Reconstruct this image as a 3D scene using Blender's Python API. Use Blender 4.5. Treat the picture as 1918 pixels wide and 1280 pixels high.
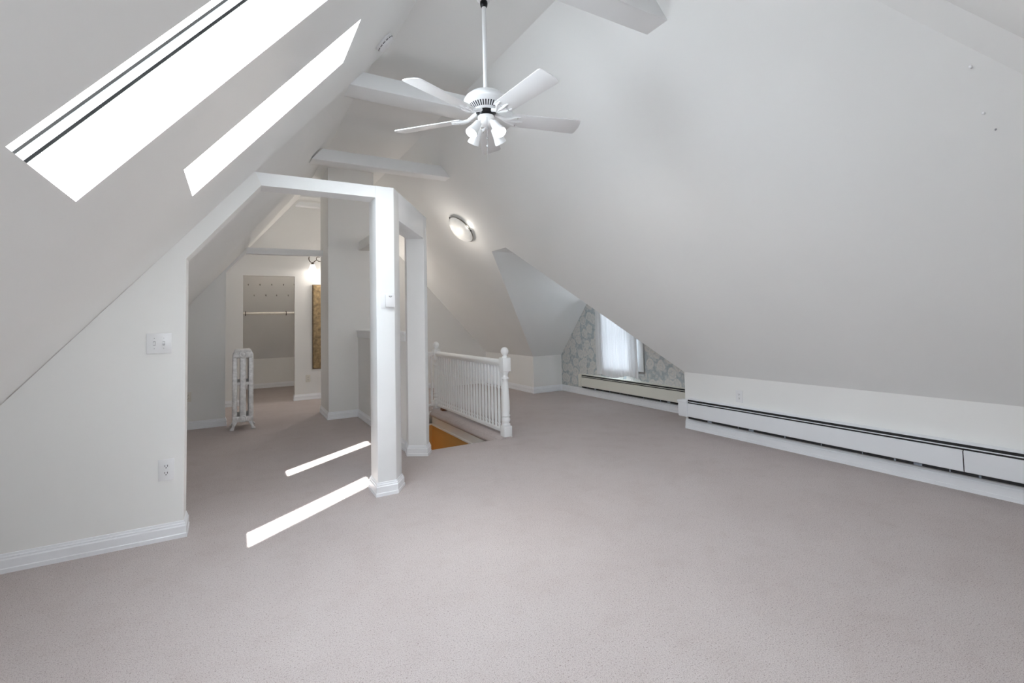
import bpy, bmesh, math, random
from mathutils import Vector, Matrix

for o in list(bpy.data.objects):
    bpy.data.objects.remove(o, do_unlink=True)
SC = bpy.context.scene
COL = SC.collection
PI = math.pi
random.seed(7)

# ------------------------------------------------------------------ camera
F_PX, YAW, PITCH, ROLL, CY, EYE = 902.61, 0.5220, 0.0494, -0.0227, 554.62, 1.25
cam_d = bpy.data.cameras.new('camera')
cam_d.sensor_width = 36.0
cam_d.sensor_fit = 'HORIZONTAL'
cam_d.lens = F_PX / 1918.0 * 36.0
cam_d.shift_y = -(640.0 - CY) / 1918.0
cam_d.clip_start = 0.02
cam = bpy.data.objects.new('camera', cam_d)
COL.objects.link(cam)
fw = Vector((math.sin(YAW) * math.cos(PITCH), math.cos(YAW) * math.cos(PITCH), math.sin(PITCH)))
r0 = Vector((math.cos(YAW), -math.sin(YAW), 0))
u0 = r0.cross(fw)
rr = math.cos(ROLL) * r0 + math.sin(ROLL) * u0
uu = -math.sin(ROLL) * r0 + math.cos(ROLL) * u0
cam.matrix_world = Matrix(((rr.x, uu.x, -fw.x, 0), (rr.y, uu.y, -fw.y, 0), (rr.z, uu.z, -fw.z, EYE), (0, 0, 0, 1)))
SC.camera = cam

# ------------------------------------------------------------------ world, sun, exposure
SKY_STRENGTH, SUN_STRENGTH, EXPOSURE = 12.6, 20.0, 0.52
w = bpy.data.worlds.new('world')
SC.world = w
w.use_nodes = True
wn = w.node_tree.nodes
bg = wn['Background']
bg.inputs['Color'].default_value = (0.85, 0.925, 1.0, 1)
bg.inputs['Strength'].default_value = SKY_STRENGTH
sun_d = bpy.data.lights.new('sun', 'SUN')
sun_d.energy = SUN_STRENGTH
sun_d.angle = math.radians(0.53)
sun_d.color = (1.0, 0.975, 0.94)
sun = bpy.data.objects.new('sun', sun_d)
COL.objects.link(sun)
sun.rotation_euler = Vector((0.30, 0.905, -1.0)).to_track_quat('-Z', 'Y').to_euler()
sun.location = (-3, -4, 8)
vs = SC.view_settings
vs.view_transform = 'Standard'
vs.look = 'None'
vs.exposure = EXPOSURE
vs.gamma = 1.0
vs.use_curve_mapping = False
cy = SC.cycles
cy.use_denoising = True
cy.max_bounces = 10
cy.diffuse_bounces = 8
cy.adaptive_threshold = 0.02
cy.sample_clamp_indirect = 8.0
cy.caustics_reflective = False
cy.caustics_refractive = False


def portal(name, centre, normal, sx, sy):
    """Daylight opening: tells the renderer where sky light enters."""
    ld = bpy.data.lights.new(name, 'AREA')
    ld.shape = 'RECTANGLE'
    ld.size, ld.size_y = sx, sy
    ld.cycles.is_portal = True
    lo = bpy.data.objects.new(name, ld)
    COL.objects.link(lo)
    lo.location = centre
    lo.rotation_euler = Vector(normal).to_track_quat('-Z', 'Y').to_euler()
    return lo


def lamp(name, loc, energy, colour, size=0.03, kind='POINT', aim=None, spot=None, parent=None):
    ld = bpy.data.lights.new(name, kind)
    ld.energy = energy
    ld.color = colour
    ld.shadow_soft_size = size
    if spot:
        ld.spot_size, ld.spot_blend = spot, 0.6
    lo = bpy.data.objects.new(name, ld)
    COL.objects.link(lo)
    lo.location = loc
    if aim is not None:
        lo.rotation_euler = Vector(aim).to_track_quat('-Z', 'Y').to_euler()
    if parent:
        lo.parent = parent
        lo.matrix_parent_inverse = Matrix.Translation(parent.location).inverted()
    return lo


# ------------------------------------------------------------------ materials
MATS = {}


def mat(name, rgb, rough=0.6, metal=0.0, var=0.0, vscale=3.0, bump=0.0, bscale=60.0, emit=None, estr=0.0, spec=0.5, trans=0.0, alpha=1.0):
    m = bpy.data.materials.new(name)
    m.use_nodes = True
    nt = m.node_tree
    b = nt.nodes['Principled BSDF']
    b.inputs['Base Color'].default_value = (*rgb, 1)
    b.inputs['Roughness'].default_value = rough
    b.inputs['Metallic'].default_value = metal
    b.inputs['Specular IOR Level'].default_value = spec
    if trans:
        b.inputs['Transmission Weight'].default_value = trans
    if emit:
        b.inputs['Emission Color'].default_value = (*emit, 1)
        b.inputs['Emission Strength'].default_value = estr
    tc = nt.nodes.new('ShaderNodeTexCoord')
    if var:
        n = nt.nodes.new('ShaderNodeTexNoise')
        n.inputs['Scale'].default_value = vscale
        n.inputs['Detail'].default_value = 1.5
        nt.links.new(tc.outputs['Object'], n.inputs['Vector'])
        r = nt.nodes.new('ShaderNodeValToRGB')
        r.color_ramp.elements[0].position = 0.3
        r.color_ramp.elements[1].position = 0.7
        r.color_ramp.elements[0].color = (*[c * (1 - var) for c in rgb], 1)
        r.color_ramp.elements[1].color = (*[min(1, c * (1 + var)) for c in rgb], 1)
        nt.links.new(n.outputs['Fac'], r.inputs['Fac'])
        nt.links.new(r.outputs['Color'], b.inputs['Base Color'])
    if bump:
        n2 = nt.nodes.new('ShaderNodeTexNoise')
        n2.inputs['Scale'].default_value = bscale
        n2.inputs['Detail'].default_value = 3
        nt.links.new(tc.outputs['Object'], n2.inputs['Vector'])
        bp = nt.nodes.new('ShaderNodeBump')
        bp.inputs['Strength'].default_value = bump
        bp.inputs['Distance'].default_value = 0.004
        nt.links.new(n2.outputs['Fac'], bp.inputs['Height'])
        nt.links.new(bp.outputs['Normal'], b.inputs['Normal'])
    MATS[name] = m
    return m


WALL = mat('wall_paint', (0.865, 0.868, 0.858), 0.7, var=0.012, vscale=1.5, spec=0.3)
SLOPE = mat('ceiling_paint', (0.862, 0.868, 0.862), 0.7, var=0.012, vscale=1.2, spec=0.3)
TRIM = mat('trim_gloss_white', (0.88, 0.895, 0.905), 0.38, var=0.01, vscale=5)
BASE = mat('baseboard_white', (0.88, 0.90, 0.935), 0.35, var=0.015, vscale=6)
FANW = mat('fan_white_enamel', (0.85, 0.855, 0.865), 0.35, var=0.005, vscale=8)
PLATE = mat('plate_white_plastic', (0.84, 0.845, 0.86), 0.3, var=0.005, vscale=20)
IVORY = mat('plate_ivory_plastic', (0.78, 0.76, 0.70), 0.35, var=0.005, vscale=20)
DARK = mat('black_slot', (0.012, 0.012, 0.014), 0.5, var=0.2, vscale=20)
RUBBER = mat('black_rubber', (0.012, 0.012, 0.012), 1.0, var=0.1, vscale=20, spec=0.0)
BLACKM = mat('black_metal', (0.02, 0.02, 0.022), 0.35, metal=0.6, var=0.2, vscale=30)
HEATW = mat('heater_white_steel', (0.84, 0.865, 0.90), 0.3, var=0.015, vscale=3)
HEATB = mat('heater_beige_steel', (0.76, 0.755, 0.69), 0.35, var=0.02, vscale=3)
FINS = mat('heater_fin_aluminium', (0.35, 0.40, 0.48), 0.35, metal=0.7, var=0.2, vscale=30)
SILVER = mat('radiator_silver_paint', (0.80, 0.80, 0.805), 0.38, metal=0.15, var=0.14, vscale=30, bump=0.35, bscale=45)
HOOKM = mat('dull_hook_metal', (0.22, 0.20, 0.18), 0.5, metal=0.3, var=0.2, vscale=40)
IRON = mat('wrought_iron', (0.07, 0.05, 0.035), 0.4, metal=0.7, var=0.2, vscale=40)
BRONZE = mat('bronze_rim', (0.20, 0.19, 0.165), 0.35, metal=0.7, var=0.1, vscale=30)
GOLD = mat('gilt_frame', (0.34, 0.245, 0.13), 0.45, metal=0.2, var=0.35, vscale=22, bump=0.6, bscale=55)
GILTEDGE = mat('gilt_frame_edge', (0.14, 0.09, 0.045), 0.45, var=0.25, vscale=30)
MIRROR = mat('mirror_glass', (0.85, 0.87, 0.86), 0.02, metal=1.0, var=0.003, vscale=5)
AMBER = mat('amber_paint', (0.66, 0.40, 0.14), 0.6, var=0.03, vscale=3, bump=0.1)
WOOD = mat('raw_wood', (0.22, 0.09, 0.04), 0.6, var=0.35, vscale=40)
BULB = mat('lamp_lens', (1, 1, 1), 0.3, emit=(1.0, 0.93, 0.82), estr=14, var=0.003)
SOFTBULB = mat('soft_bulb', (1, 1, 1), 0.3, emit=(1.0, 0.93, 0.84), estr=2.5, var=0.003)
SHADEG = mat('sconce_glass', (0.95, 0.93, 0.9), 0.3, emit=(1.0, 0.95, 0.88), estr=1.0, var=0.003)
BOWLG = mat('alabaster_glass', (0.50, 0.49, 0.47), 0.35, emit=(1.0, 0.98, 0.94), estr=0.22, var=0.12, vscale=9)
CHAIN = mat('pull_chain_metal', (0.55, 0.55, 0.56), 0.3, metal=0.8, var=0.05, vscale=60)
GREYMARK = mat('grey_print', (0.33, 0.33, 0.35), 0.5, var=0.03, vscale=40)
WOODROD = mat('closet_rod_wood', (0.82, 0.79, 0.74), 0.45, var=0.05, vscale=15)


def glass_material():
    m = bpy.data.materials.new('window_glass')
    m.use_nodes = True
    nt = m.node_tree
    nt.nodes.clear()
    out = nt.nodes.new('ShaderNodeOutputMaterial')
    mix = nt.nodes.new('ShaderNodeMixShader')
    tr = nt.nodes.new('ShaderNodeBsdfTransparent')
    gl = nt.nodes.new('ShaderNodeBsdfGlossy')
    gl.inputs['Roughness'].default_value = 0.02
    tr.inputs['Color'].default_value = (0.95, 0.97, 0.97, 1)
    mix.inputs['Fac'].default_value = 0.06
    nt.links.new(tr.outputs[0], mix.inputs[1])
    nt.links.new(gl.outputs[0], mix.inputs[2])
    nt.links.new(mix.outputs[0], out.inputs[0])
    return m


GLASS = glass_material()


def curtain_material():
    m = bpy.data.materials.new('sheer_curtain')
    m.use_nodes = True
    nt = m.node_tree
    b = nt.nodes['Principled BSDF']
    b.inputs['Base Color'].default_value = (0.78, 0.79, 0.80, 1)
    b.inputs['Roughness'].default_value = 0.8
    tl = nt.nodes.new('ShaderNodeBsdfTranslucent')
    tl.inputs['Color'].default_value = (0.80, 0.83, 0.88, 1)
    mix = nt.nodes.new('ShaderNodeMixShader')
    mix.inputs['Fac'].default_value = 0.05
    nt.links.new(b.outputs[0], mix.inputs[1])
    nt.links.new(tl.outputs[0], mix.inputs[2])
    nt.links.new(mix.outputs[0], nt.nodes['Material Output'].inputs[0])
    tc = nt.nodes.new('ShaderNodeTexCoord')
    wv = nt.nodes.new('ShaderNodeTexWave')
    wv.bands_direction = 'Y'
    wv.inputs['Scale'].default_value = 220
    nt.links.new(tc.outputs['Object'], wv.inputs['Vector'])
    bp = nt.nodes.new('ShaderNodeBump')
    bp.inputs['Strength'].default_value = 0.1
    bp.inputs['Distance'].default_value = 0.001
    nt.links.new(wv.outputs['Fac'], bp.inputs['Height'])
    nt.links.new(bp.outputs['Normal'], b.inputs['Normal'])
    return m


CURTAIN = curtain_material()


def carpet_material():
    m = bpy.data.materials.new('cut_pile_carpet')
    m.use_nodes = True
    nt = m.node_tree
    b = nt.nodes['Principled BSDF']
    b.inputs['Roughness'].default_value = 0.95
    b.inputs['Specular IOR Level'].default_value = 0.1
    tc = nt.nodes.new('ShaderNodeTexCoord')

    def noise(scale, detail, rough=0.5):
        n = nt.nodes.new('ShaderNodeTexNoise')
        n.inputs['Scale'].default_value = scale
        n.inputs['Detail'].default_value = detail
        n.inputs['Roughness'].default_value = rough
        nt.links.new(tc.outputs['Object'], n.inputs['Vector'])
        return n

    def ramp(src, p0, c0, p1, c1):
        r = nt.nodes.new('ShaderNodeValToRGB')
        r.color_ramp.elements[0].position, r.color_ramp.elements[1].position = p0, p1
        r.color_ramp.elements[0].color, r.color_ramp.elements[1].color = (*c0, 1), (*c1, 1)
        nt.links.new(src, r.inputs['Fac'])
        return r

    def mul(a, bb, fac=1.0):
        x = nt.nodes.new('ShaderNodeMix')
        x.data_type = 'RGBA'
        x.blend_type = 'MULTIPLY'
        x.inputs['Factor'].default_value = fac
        nt.links.new(a, x.inputs['A'])
        nt.links.new(bb, x.inputs['B'])
        return x.outputs['Result']

    tuft = noise(330, 2, 0.6)
    fleck = noise(150, 2, 0.7)
    wear = noise(1.3, 5, 0.6)
    foot = noise(5.5, 4, 0.65)
    base = ramp(tuft.outputs['Fac'], 0.33, (0.435, 0.392, 0.385), 0.62, (0.66, 0.604, 0.595))
    fl = ramp(fleck.outputs['Fac'], 0.30, (0.55, 0.51, 0.50), 0.44, (1, 1, 1))
    wr = ramp(wear.outputs['Fac'], 0.30, (0.94, 0.925, 0.92), 0.68, (1.0, 1.0, 1.0))
    ft = ramp(foot.outputs['Fac'], 0.32, (0.955, 0.945, 0.94), 0.50, (1, 1, 1))
    c = mul(base.outputs['Color'], fl.outputs['Color'])
    c = mul(c, wr.outputs['Color'])
    c = mul(c, ft.outputs['Color'])
    nt.links.new(c, b.inputs['Base Color'])
    bp = nt.nodes.new('ShaderNodeBump')
    bp.inputs['Strength'].default_value = 0.55
    bp.inputs['Distance'].default_value = 0.006
    nt.links.new(fleck.outputs['Fac'], bp.inputs['Height'])
    nt.links.new(bp.outputs['Normal'], b.inputs['Normal'])
    return m


CARPET = carpet_material()


def wallpaper_material():
    m = bpy.data.materials.new('floral_wallpaper')
    m.use_nodes = True
    nt = m.node_tree
    b = nt.nodes['Principled BSDF']
    b.inputs['Roughness'].default_value = 0.65
    tc = nt.nodes.new('ShaderNodeTexCoord')
    nz = nt.nodes.new('ShaderNodeTexNoise')
    nz.inputs['Scale'].default_value = 11
    nz.inputs['Detail'].default_value = 4
    nt.links.new(tc.outputs['Object'], nz.inputs['Vector'])
    warp = nt.nodes.new('ShaderNodeMix')
    warp.data_type = 'RGBA'
    warp.blend_type = 'LINEAR_LIGHT'
    warp.inputs['Factor'].default_value = 0.035
    nt.links.new(tc.outputs['Object'], warp.inputs['A'])
    nt.links.new(nz.outputs['Color'], warp.inputs['B'])

    sep = nt.nodes.new('ShaderNodeSeparateXYZ')
    com = nt.nodes.new('ShaderNodeCombineXYZ')
    nt.links.new(warp.outputs['Result'], sep.inputs[0])
    nt.links.new(sep.outputs['Y'], com.inputs['X'])
    nt.links.new(sep.outputs['Z'], com.inputs['Y'])

    def vor(scale):
        v = nt.nodes.new('ShaderNodeTexVoronoi')
        v.voronoi_dimensions = '2D'
        v.inputs['Scale'].default_value = scale
        v.inputs['Randomness'].default_value = 0.8
        nt.links.new(com.outputs[0], v.inputs['Vector'])
        return v

    def ramp(src, stops):
        r = nt.nodes.new('ShaderNodeValToRGB')
        el = r.color_ramp.elements
        while len(el) < len(stops):
            el.new(0.5)
        for e, (pp, cc) in zip(el, stops):
            e.position = pp
            e.color = (*cc, 1)
        nt.links.new(src, r.inputs['Fac'])
        return r

    def mixc(fac, a, b2, blend='MIX'):
        x = nt.nodes.new('ShaderNodeMix')
        x.data_type = 'RGBA'
        x.blend_type = blend
        for sock, val in (('Factor', fac), ('A', a), ('B', b2)):
            if isinstance(val, (int, float)):
                x.inputs[sock].default_value = val
            elif isinstance(val, tuple):
                x.inputs[sock].default_value = (*val, 1)
            else:
                nt.links.new(val, x.inputs[sock])
        return x.outputs['Result']

    big, petals, small = vor(6.3), vor(27), vor(14)
    ground = (0.48, 0.53, 0.55)
    flower = ramp(big.outputs['Distance'], [(0.0, (0.67, 0.655, 0.62)), (0.12, (0.74, 0.725, 0.70)), (0.20, (0.64, 0.65, 0.65)), (0.36, (0.75, 0.73, 0.70)), (0.44, (0.71, 0.705, 0.69)), (0.50, ground)])
    veins = ramp(petals.outputs['Distance'], [(0.0, (1, 1, 1)), (0.5, (0.97, 0.97, 0.97)), (0.75, (0.83, 0.85, 0.86))])
    leaf = ramp(small.outputs['Distance'], [(0.0, (0.75, 0.75, 0.75)), (0.30, (0.65, 0.65, 0.65)), (0.38, (0, 0, 0))])
    c = mixc(leaf.outputs['Color'], flower.outputs['Color'], (0.68, 0.685, 0.67))
    c = mixc(1.0, c, veins.outputs['Color'], 'MULTIPLY')
    nt.links.new(c, b.inputs['Base Color'])
    return m


WALLPAPER = wallpaper_material()


# ------------------------------------------------------------------ mesh helpers
class MB:
    def __init__(self):
        self.v, self.f = [], []

    def add(self, verts, faces):
        k = len(self.v)
        self.v += [tuple(p) for p in verts]
        self.f += [[i + k for i in q] for q in faces]
        return self

    def poly(self, pts):
        return self.add(pts, [list(range(len(pts)))])

    def box(self, x0, x1, y0, y1, z0, z1):
        v = [(x, y, z) for x in (x0, x1) for y in (y0, y1) for z in (z0, z1)]
        return self.add(v, [[0, 1, 3, 2], [4, 6, 7, 5], [0, 4, 5, 1], [2, 3, 7, 6], [0, 2, 6, 4], [1, 5, 7, 3]])

    def prism(self, pts, axis, a0, a1):
        """pts: 2-D outline, extruded from a0 to a1 along axis ('z': (x,y); 'y': (x,z); 'x': (y,z))."""
        n = len(pts)

        def p3(p, a):
            return {'z': (p[0], p[1], a), 'y': (p[0], a, p[1]), 'x': (a, p[0], p[1])}[axis]
        v = [p3(p, a0) for p in pts] + [p3(p, a1) for p in pts]
        f = [list(range(n))[::-1], list(range(n, 2 * n))]
        f += [[i, (i + 1) % n, n + (i + 1) % n, n + i] for i in range(n)]
        return self.add(v, f)

    def lathe(self, prof, seg=24, M=None, cap=True):
        v, f = [], []
        for (r, z) in prof:
            for k in range(seg):
                a = 2 * PI * k / seg
                v.append(Vector((r * math.cos(a), r * math.sin(a), z)))
        for i in range(len(prof) - 1):
            for k in range(seg):
                k2 = (k + 1) % seg
                f.append([i * seg + k, i * seg + k2, (i + 1) * seg + k2, (i + 1) * seg + k])
        if cap:
            f.append(list(range(seg))[::-1])
            f.append([(len(prof) - 1) * seg + k for k in range(seg)])
        if M is not None:
            v = [M @ p for p in v]
        return self.add(v, f)

    def tube(self, path, rad, seg=10):
        path = [Vector(p) for p in path]
        n = len(path)
        rads = rad if isinstance(rad, (list, tuple)) else [rad] * n
        t0 = (path[1] - path[0]).normalized()
        up = Vector((0, 0, 1)) if abs(t0.z) < 0.9 else Vector((1, 0, 0))
        a = t0.cross(up).normalized()
        v, f = [], []
        for i, p in enumerate(path):
            t = (path[min(i + 1, n - 1)] - path[max(i - 1, 0)]).normalized()
            a = (a - t * a.dot(t)).normalized()
            bb = t.cross(a)
            for k in range(seg):
                an = 2 * PI * k / seg
                v.append(p + (a * math.cos(an) + bb * math.sin(an)) * rads[i])
        for i in range(n - 1):
            for k in range(seg):
                k2 = (k + 1) % seg
                f.append([i * seg + k, i * seg + k2, (i + 1) * seg + k2, (i + 1) * seg + k])
        f.append(list(range(seg))[::-1])
        f.append([(n - 1) * seg + k for k in range(seg)])
        return self.add(v, f)

    def sphere(self, c, r, seg=16, rings=10, sz=1.0):
        prof = [(max(r * math.sin(PI * i / rings), 1e-4), -r * sz * math.cos(PI * i / rings)) for i in range(rings + 1)]
        return self.lathe(prof, seg, Matrix.Translation(c))

    def sweep(self, path, prof, closed=False):
        """Moulding: prof = (distance from wall, height); the room lies to the right of the path's travel."""
        P = [Vector((p[0], p[1])) for p in path]
        n = len(P)
        v, f = [], []
        for i in range(n):
            if closed:
                a, c = P[i - 1], P[(i + 1) % n]
            else:
                a, c = P[max(i - 1, 0)], P[min(i + 1, n - 1)]
            d1 = (P[i] - a).normalized() if (P[i] - a).length > 1e-9 else None
            d2 = (c - P[i]).normalized() if (c - P[i]).length > 1e-9 else None
            d1 = d1 or d2
            d2 = d2 or d1
            n1, n2 = Vector((d1.y, -d1.x)), Vector((d2.y, -d2.x))
            m = (n1 + n2)
            m = m / max(m.dot(n1), 0.2) if m.length > 1e-6 else n1
            for (d, z) in prof:
                v.append((P[i].x + m.x * d, P[i].y + m.y * d, z))
        k = len(prof)
        for i in range(n if closed else n - 1):
            j = (i + 1) % n
            for q in range(k - 1):
                f.append([i * k + q, j * k + q, j * k + q + 1, i * k + q + 1])
        if not closed:
            f.append(list(range(k)))
            f.append([(n - 1) * k + q for q in range(k)][::-1])
        return self.add(v, f)

    def build(self, name, material, parent=None, smooth=False, bevel=0.0, bseg=2, label=None, flat_angle=40):
        me = bpy.data.meshes.new(name)
        me.from_pydata(self.v, [], self.f)
        bm = bmesh.new()
        bm.from_mesh(me)
        bmesh.ops.remove_doubles(bm, verts=bm.verts, dist=1e-6)
        if bevel:
            es = [e for e in bm.edges if len(e.link_faces) == 2 and e.calc_face_angle(0) > math.radians(25)]
            bmesh.ops.bevel(bm, geom=es, offset=bevel, segments=bseg, affect='EDGES', profile=0.5, clamp_overlap=True)
        bmesh.ops.recalc_face_normals(bm, faces=bm.faces)
        if smooth or bevel:
            for fc in bm.faces:
                fc.smooth = True
            for e in bm.edges:
                if len(e.link_faces) == 2 and e.calc_face_angle(0) > math.radians(flat_angle):
                    e.smooth = False
        bm.to_mesh(me)
        bm.free()
        me.materials.append(material)
        o = bpy.data.objects.new(name, me)
        COL.objects.link(o)
        if parent is not None:
            o.parent = parent
            o.matrix_parent_inverse = Matrix.Translation(parent.location).inverted()
        if label:
            o['label'] = label
        if name in ('fins', 'vent_slots', 'slots', 'bracket_screws', 'grey_emblem', 'rod_bracket', 'gasket'):
            o['kind'] = 'stuff'
        return o


def tag(o, label, cat, group=None):
    o['label'] = label
    o['category'] = cat
    if group:
        o['group'] = group
    return o


def thing(name, loc, label, cat, group=None):
    e = bpy.data.objects.new(name, None)
    e.empty_display_size = 0.1
    COL.objects.link(e)
    e.location = loc
    return tag(e, label, cat, group)


def struct(o, label=None):
    o['kind'] = 'structure'
    if label:
        o['label'] = label
    return o


def basis(origin, x, y, z):
    return Matrix(((x[0], y[0], z[0], origin[0]), (x[1], y[1], z[1], origin[1]), (x[2], y[2], z[2], origin[2]), (0, 0, 0, 1)))


# ------------------------------------------------------------------ dimensions of the attic (metres; Y runs along the ridge)
ZC, XCL, XCR, SL, SR = 3.349, 1.015, 1.8225, 1.1928, 1.0688
YL, YF, Y2 = 3.553, 8.724, 7.135
XR, YR, YD, XD = 4.376, 3.768, 6.937, 4.96
HIP, YHIP = 1.17, 1.59


def ZL(x):
    return ZC + SL * (x - XCL)


def XL(z):
    return XCL + (z - ZC) / SL


def ZR(x):
    return ZC - SR * (x - XCR)


def XRr(z):
    return XCR + (ZC - z) / SR


ZK = ZR(XR)                      # knee-wall height on the right
NL = Vector((-SL, 0, 1)).normalized()     # outward normal of the left slope
NR = Vector((SR, 0, 1)).normalized()      # outward normal of the right slope
X0 = XL(0.0)                     # where the left slope meets the floor

# ------------------------------------------------------------------ floor and stairwell
WX0, WX1, WY0, WY1 = 1.567, 2.40, 4.53, 6.50
m = MB()
for (a, b2, c, d) in [(X0 - .05, 5.05, -1.35, WY0), (X0 - .05, WX0, WY0, WY1), (WX1, 5.05, WY0, WY1), (X0 - .05, 5.05, WY1, 11.0)]:
    m.poly([(a, c, 0), (b2, c, 0), (b2, d, 0), (a, d, 0)])
struct(m.build('floor', CARPET), 'beige pink cut pile carpet over the whole attic floor')

m = MB()  # unseen deck added below the floor to stop sky light leaking in
for (a, b2, c, d) in [(X0 - .05, 5.05, -1.35, WY0), (X0 - .05, WX0 - .05, WY0, WY1), (WX1 + .06, 5.05, WY0, WY1), (X0 - .05, 5.05, WY1 + .06, 11.0)]:
    m.poly([(a, c, -.24), (b2, c, -.24), (b2, d, -.24), (a, d, -.24)])
for (a, b2, c, d) in [(X0 - .05, 5.05, -1.35, -1.35), (X0 - .05, 5.05, 11.0, 11.0), (X0 - .05, X0 - .05, -1.35, 11.0), (5.05, 5.05, -1.35, 11.0)]:
    m.poly([(a, c, -.24), (b2, d, -.24), (b2, d, 0), (a, c, 0)])
m.poly([(WX1 + .06, WY0, -.24), (WX1 + .06, WY1 + .06, -.24), (WX1 + .06, WY1 + .06, 0), (WX1 + .06, WY0, 0)])
m.poly([(WX0 - .05, WY1 + .06, -.24), (WX1 + .06, WY1 + .06, -.24), (WX1 + .06, WY1 + .06, 0), (WX0 - .05, WY1 + .06, 0)])
m.poly([(WX1 - .001, WY0, -.24), (WX1 + .06, WY0, -.24), (WX1 + .06, WY1 + .06, -.24), (WX1 - .001, WY1 + .06, -.24)])
m.poly([(WX0 - .05, WY1 - .001, -.24), (WX1 + .06, WY1 - .001, -.24), (WX1 + .06, WY1 + .06, -.24), (WX0 - .05, WY1 + .06, -.24)])
struct(m.build('floor_light_block', WOOD), 'unseen deck added under the carpet to block sky light from below')

m = MB()                          # carpet rolled over the stair opening's near edge
prof = [(0.012, 0.0008), (-0.004, 0.0004), (-0.016, -0.006), (-0.024, -0.018), (-0.027, -0.036), (-0.027, -0.10)]
v = []
for (dy, z) in prof:
    v += [(WX0, WY0 - dy, z), (WX1, WY0 - dy, z)]
m.add(v, [[2 * i, 2 * i + 2, 2 * i + 3, 2 * i + 1] for i in range(len(prof) - 1)])
struct(m.build('trim_1', CARPET), 'carpet rolled over the near edge of the stair opening')

m = MB()                          # carpeted curb beneath the balustrade
prof = [(2.56, 0.0), (2.545, 0.012), (2.47, 0.016), (2.425, 0.010), (2.392, -0.008), (2.370, -0.032), (2.366, -0.055), (2.384, -0.072), (2.42, -0.076), (2.56, -0.076)]
m.prism(prof, 'y', WY0 - 0.03, WY1 + 0.06)
struct(m.build('trim_2', CARPET, smooth=True, flat_angle=85), 'carpeted curb beneath the white balustrade')

m = MB()
m.box(2.40, 2.46, WY0, WY1, -0.180, -0.02)
m.box(WX0, 2.40, WY1, WY1 + 0.06, -0.180, -0.001)
m.box(WX0 - 0.05, WX0, WY0, WY1, -0.180, -0.001)
struct(m.build('trim_3', WALL, bevel=0.004), 'white band around the stair opening below the carpet')
m = MB()
m.box(2.385, 2.46, WY0, WY1, -0.195, -0.172)
m.box(WX0, 2.40, WY1 - 0.015, WY1 + 0.06, -0.195, -0.172)
struct(m.build('trim_4', WALL, bevel=0.004), 'narrow moulding at the foot of the stairwell band')
m = MB()
m.poly([(2.40, WY0, -0.185), (2.40, WY1, -0.185), (2.40, WY1, -2.6), (2.40, WY0, -2.6)])
m.poly([(WX0, WY1, -0.185), (2.40, WY1, -0.185), (2.40, WY1, -2.6), (WX0, WY1, -2.6)])
m.poly([(WX0, WY0, -0.09), (WX0, WY1, -0.09), (WX0, WY1, -2.6), (WX0, WY0, -2.6)])
m.poly([(WX0, WY0, -0.09), (WX1, WY0, -0.09), (WX1, WY0, -2.6), (WX0, WY0, -2.6)])
struct(m.build('wall_stairwell', AMBER), 'amber painted walls of the stairwell below')
m = MB()
m.poly([(WX0, WY0, -2.6), (WX1, WY0, -2.6), (WX1, WY1, -2.6), (WX0, WY1, -2.6)])
struct(m.build('floor_lower', CARPET))
m = MB()
for k in range(7):
    m.box(WX0 + .01, WX1 - .01, WY0 + 0.03 + 0.27 * k, WY0 + 0.30 + 0.27 * k, -2.6, -0.20 - 0.20 * k)
struct(m.build('stair_flight', CARPET, bevel=0.012), 'carpeted stair flight going down away from the landing')

# ------------------------------------------------------------------ left slope with two skylight shafts
SKY = [(-0.42, 0.333, 1.389, 1.905), (-0.19, 0.545, 2.415, 2.885)]
xs = sorted({X0 - 0.05, XCL} | {s[0] for s in SKY} | {s[1] for s in SKY})
ys = sorted({-1.35, YL} | {s[2] for s in SKY} | {s[3] for s in SKY})
m = MB()
for i in range(len(xs) - 1):
    for j in range(len(ys) - 1):
        cx, cyy = (xs[i] + xs[i + 1]) / 2, (ys[j] + ys[j + 1]) / 2
        if any(s[0] < cx < s[1] and s[2] < cyy < s[3] for s in SKY):
            continue
        m.poly([(xs[i], ys[j], ZL(xs[i])), (xs[i + 1], ys[j], ZL(xs[i + 1])), (xs[i + 1], ys[j + 1], ZL(xs[i + 1])), (xs[i], ys[j + 1], ZL(xs[i]))])
struct(m.build('ceiling_slope_left', SLOPE), 'sloping ceiling pierced by two long skylights')
T1, T2 = 0.15, 0.27
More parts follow.
